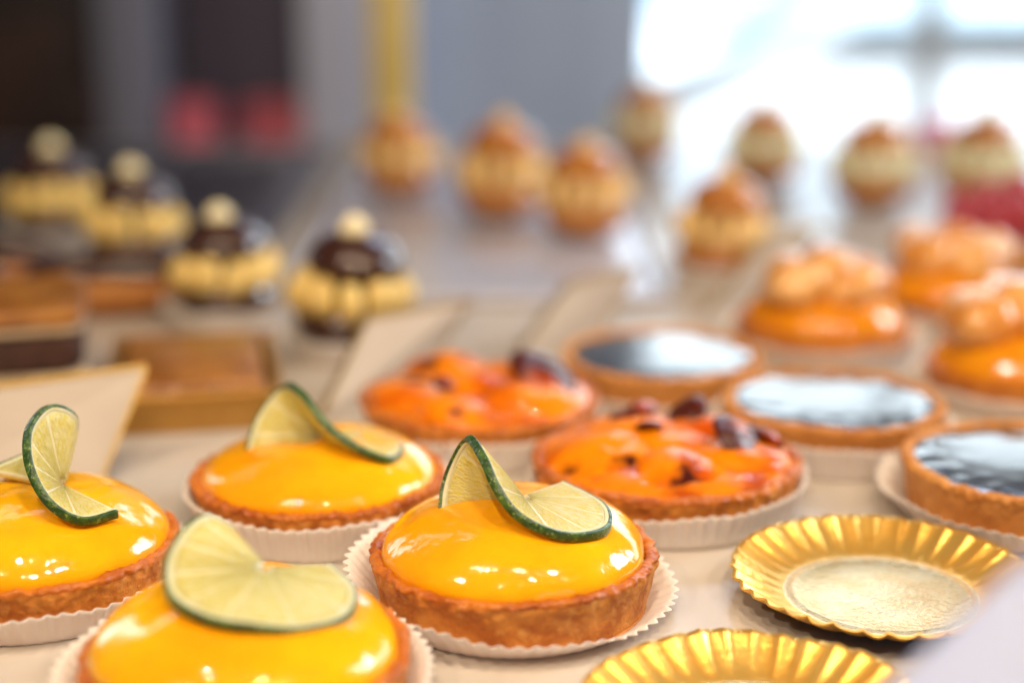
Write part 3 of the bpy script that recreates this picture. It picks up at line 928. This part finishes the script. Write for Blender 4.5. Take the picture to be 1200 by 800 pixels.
cb = thing('dark_cabinet', (-0.9, 2.1, FZ), 'tall dark brown cabinet behind the counter', 'cabinet')
bbox('carcass', -.42, .415, -.2, .2, 0, 2.2, 'dark_wood', cb)
bbox('door', -.40, -.01, -.222, -.201, .1, 2.1, 'dark_wood', cb)
bbox('door', .01, .395, -.222, -.201, .1, 2.1, 'dark_wood', cb)

sh = thing('display_shelf', (-0.33, 2.0, FZ), 'pale grey shelf unit with a dark recess behind the counter', 'shelf')
bbox('side_post', -.152, -.085, -.1, .1, 0, 1.9, 'grey_panel', sh)
bbox('side_post', .085, .185, -.1, .1, 0, 1.9, 'pale_panel', sh)
bbox('back_board', -.084, .084, .05, .09, 0, 1.9, 'violet', sh)
bbox('shelf_board', -.084, .084, -.1, .049, .81, .825, 'pale_panel', sh)
bbox('shelf_board', -.084, .084, -.1, .049, 1.135, 1.155, 'pale_panel', sh)
bbox('lower_door', -.084, .084, -.09, -.05, .02, .809, 'pale_panel', sh)

def gift_box(x, label, w):
    b = thing('gift_box', (x, 1.955, FZ + .825), label, 'box', 'red boxes on the grey shelf')
    bbox('carton', -w / 2, w / 2, -.03, .03, 0, .042, 'red', b, .003)
    bbox('lid', -w / 2 - .002, w / 2 + .002, -.032, .032, .0425, .056, 'red', b, .003)
gift_box(-0.281, 'larger red box on the grey shelf, beside the pale post', .074)
gift_box(-0.380, 'smaller red box on the grey shelf, beside the grey post', .048)

wl = bbox('wall', -.144, .175, 2.1, 2.16, FZ, 1.2, 'blue_panel')
struct(wl)

wn = thing('shop_window', (0.72, 2.60, FZ), 'bright shop window with pale frame behind the cakes', 'window')
W0, W1, WZ0, WZ1 = -.53, .95, .45, 1.70
bbox('frame', W0 - .05, W0, -.03, .03, 0, WZ1 + .06, 'frame', wn)
bbox('frame', W1, W1 + .05, -.03, .03, 0, WZ1 + .06, 'frame', wn)
bbox('frame', W0, W1, -.03, .03, WZ1, WZ1 + .06, 'frame', wn)
bbox('frame', W0, W1, -.03, .03, 0, WZ0, 'frame', wn)
bbox('mullion', -.080, -.045, -.028, .028, WZ0, WZ1, 'frame', wn)
bbox('pane', W0, -.080, -.003, .003, WZ0, WZ1, 'glass', wn, 0)
bbox('pane', -.045, W1, -.003, .003, WZ0, WZ1, 'glass', wn, 0)

struct(bbox('wall', -.80, 3.2, 2.57, 2.63, FZ + 1.762, 3.6, 'blue_panel'))
# the street outside
SZ = -1.00
struct(bbox('street', -3, 6, 3.4, 7.9, SZ - .05, SZ, 'street'))
struct(bbox('sky', -8, 12, 8.0, 8.05, -3, 7, 'sky'))
car = thing('parked_car', (1.55, 4.35, SZ), 'white car parked in the street outside the window', 'car')
side = [(-2.05, .28), (-2.08, .62), (-1.95, .74), (-1.1, .90), (-.55, 1.36), (-.2, 1.45), (.9, 1.44), (1.45, 1.30), (1.9, .98), (2.05, .90), (2.08, .35), (1.9, .26)]
pts = [(p.x, p.y) for p in spline([(a, b, 0) for a, b in side], 72)]
V = []
for yy, ins in ((-.80, .04), (-.84, 0.0), (.84, 0.0), (.80, .04)):
    V += [(x * (1 - ins * .3), yy, z - ins * .3 * (1 if z > .8 else -1)) for x, z in pts]
n = len(pts)
F = [tuple(range(n)), tuple(range(4 * n - 1, 3 * n - 1, -1))]
for k in range(3):
    F += [(k * n + i, (k + 1) * n + i, (k + 1) * n + (i + 1) % n, k * n + (i + 1) % n) for i in range(n)]
obj('body', mesh('body', V, F, M['car_paint'], smooth=False), car)
def side_glass(q):
    V = [(x, -.845, z) for x, z in q] + [(x, -.835, z) for x, z in q]
    m = len(q)
    F = [tuple(range(m)), tuple(range(2 * m - 1, m - 1, -1))] + [(i, i + m, (i + 1) % m + m, (i + 1) % m) for i in range(m)]
    obj('window', mesh('window', V, F, M['car_glass'], smooth=False), car)
ws = [(-1.06, -.74, .935), (-1.06, .74, .935), (-.50, .66, 1.40), (-.50, -.66, 1.40)]
obj('windscreen', mesh('windscreen', [(x - .03, y, z + .03) for x, y, z in ws] + [(x + .05, y, z - .06) for x, y, z in ws],
    [(0, 1, 2, 3), (7, 6, 5, 4), (0, 4, 5, 1), (1, 5, 6, 2), (2, 6, 7, 3), (3, 7, 4, 0)], M['house_glass'], smooth=False), car)
side_glass([(-.92, .97), (-.10, .97), (-.10, 1.36), (-.42, 1.33)])
side_glass([(-.02, .97), (.85, .97), (.85, 1.37), (-.02, 1.37)])
side_glass([(.93, .97), (1.50, 1.0), (1.20, 1.30), (.93, 1.36)])
for x in (-1.35, 1.35):
    w = obj('wheel', mesh('wheel', *lathe(dense([(.19, -.1), (.29, -.1), (.315, -.06), (.315, .06), (.29, .1), (.19, .1)], 16), 48, close=True), M['tyre']), car, (x, -.78, .315), (R(90), 0, 0))
    obj('rim', mesh('rim', *lathe([(0, .07), (.1, .075), (.188, .09), (.188, -.09), (.1, -.08), (0, -.08)], 32), M['silver']), w)
obj('door_handle', box_mesh('door_handle', .16, .03, .03, M['car_paint'], .008), car, (-.25, -.86, .86))

hs = thing('pale_house', (1.3, 7.6, SZ), 'pale blue house front across the street, seen through the window', 'house')
bbox('wall', -4.2, 3.8, -.05, .2, 0, 1.9, 'house', hs)
for x, z, w_, h_ in ((-.80, .30, .34, .95), (-.22, .45, .40, .85), (.42, .30, .40, .95), (1.05, .45, .40, .9), (1.75, .3, .4, .9), (-1.6, .4, .4, .8), (2.5, .4, .5, .8)):
    wn2 = bbox('window', x - w_ / 2, x + w_ / 2, -.085, -.052, z, z + h_, 'house_glass', hs)
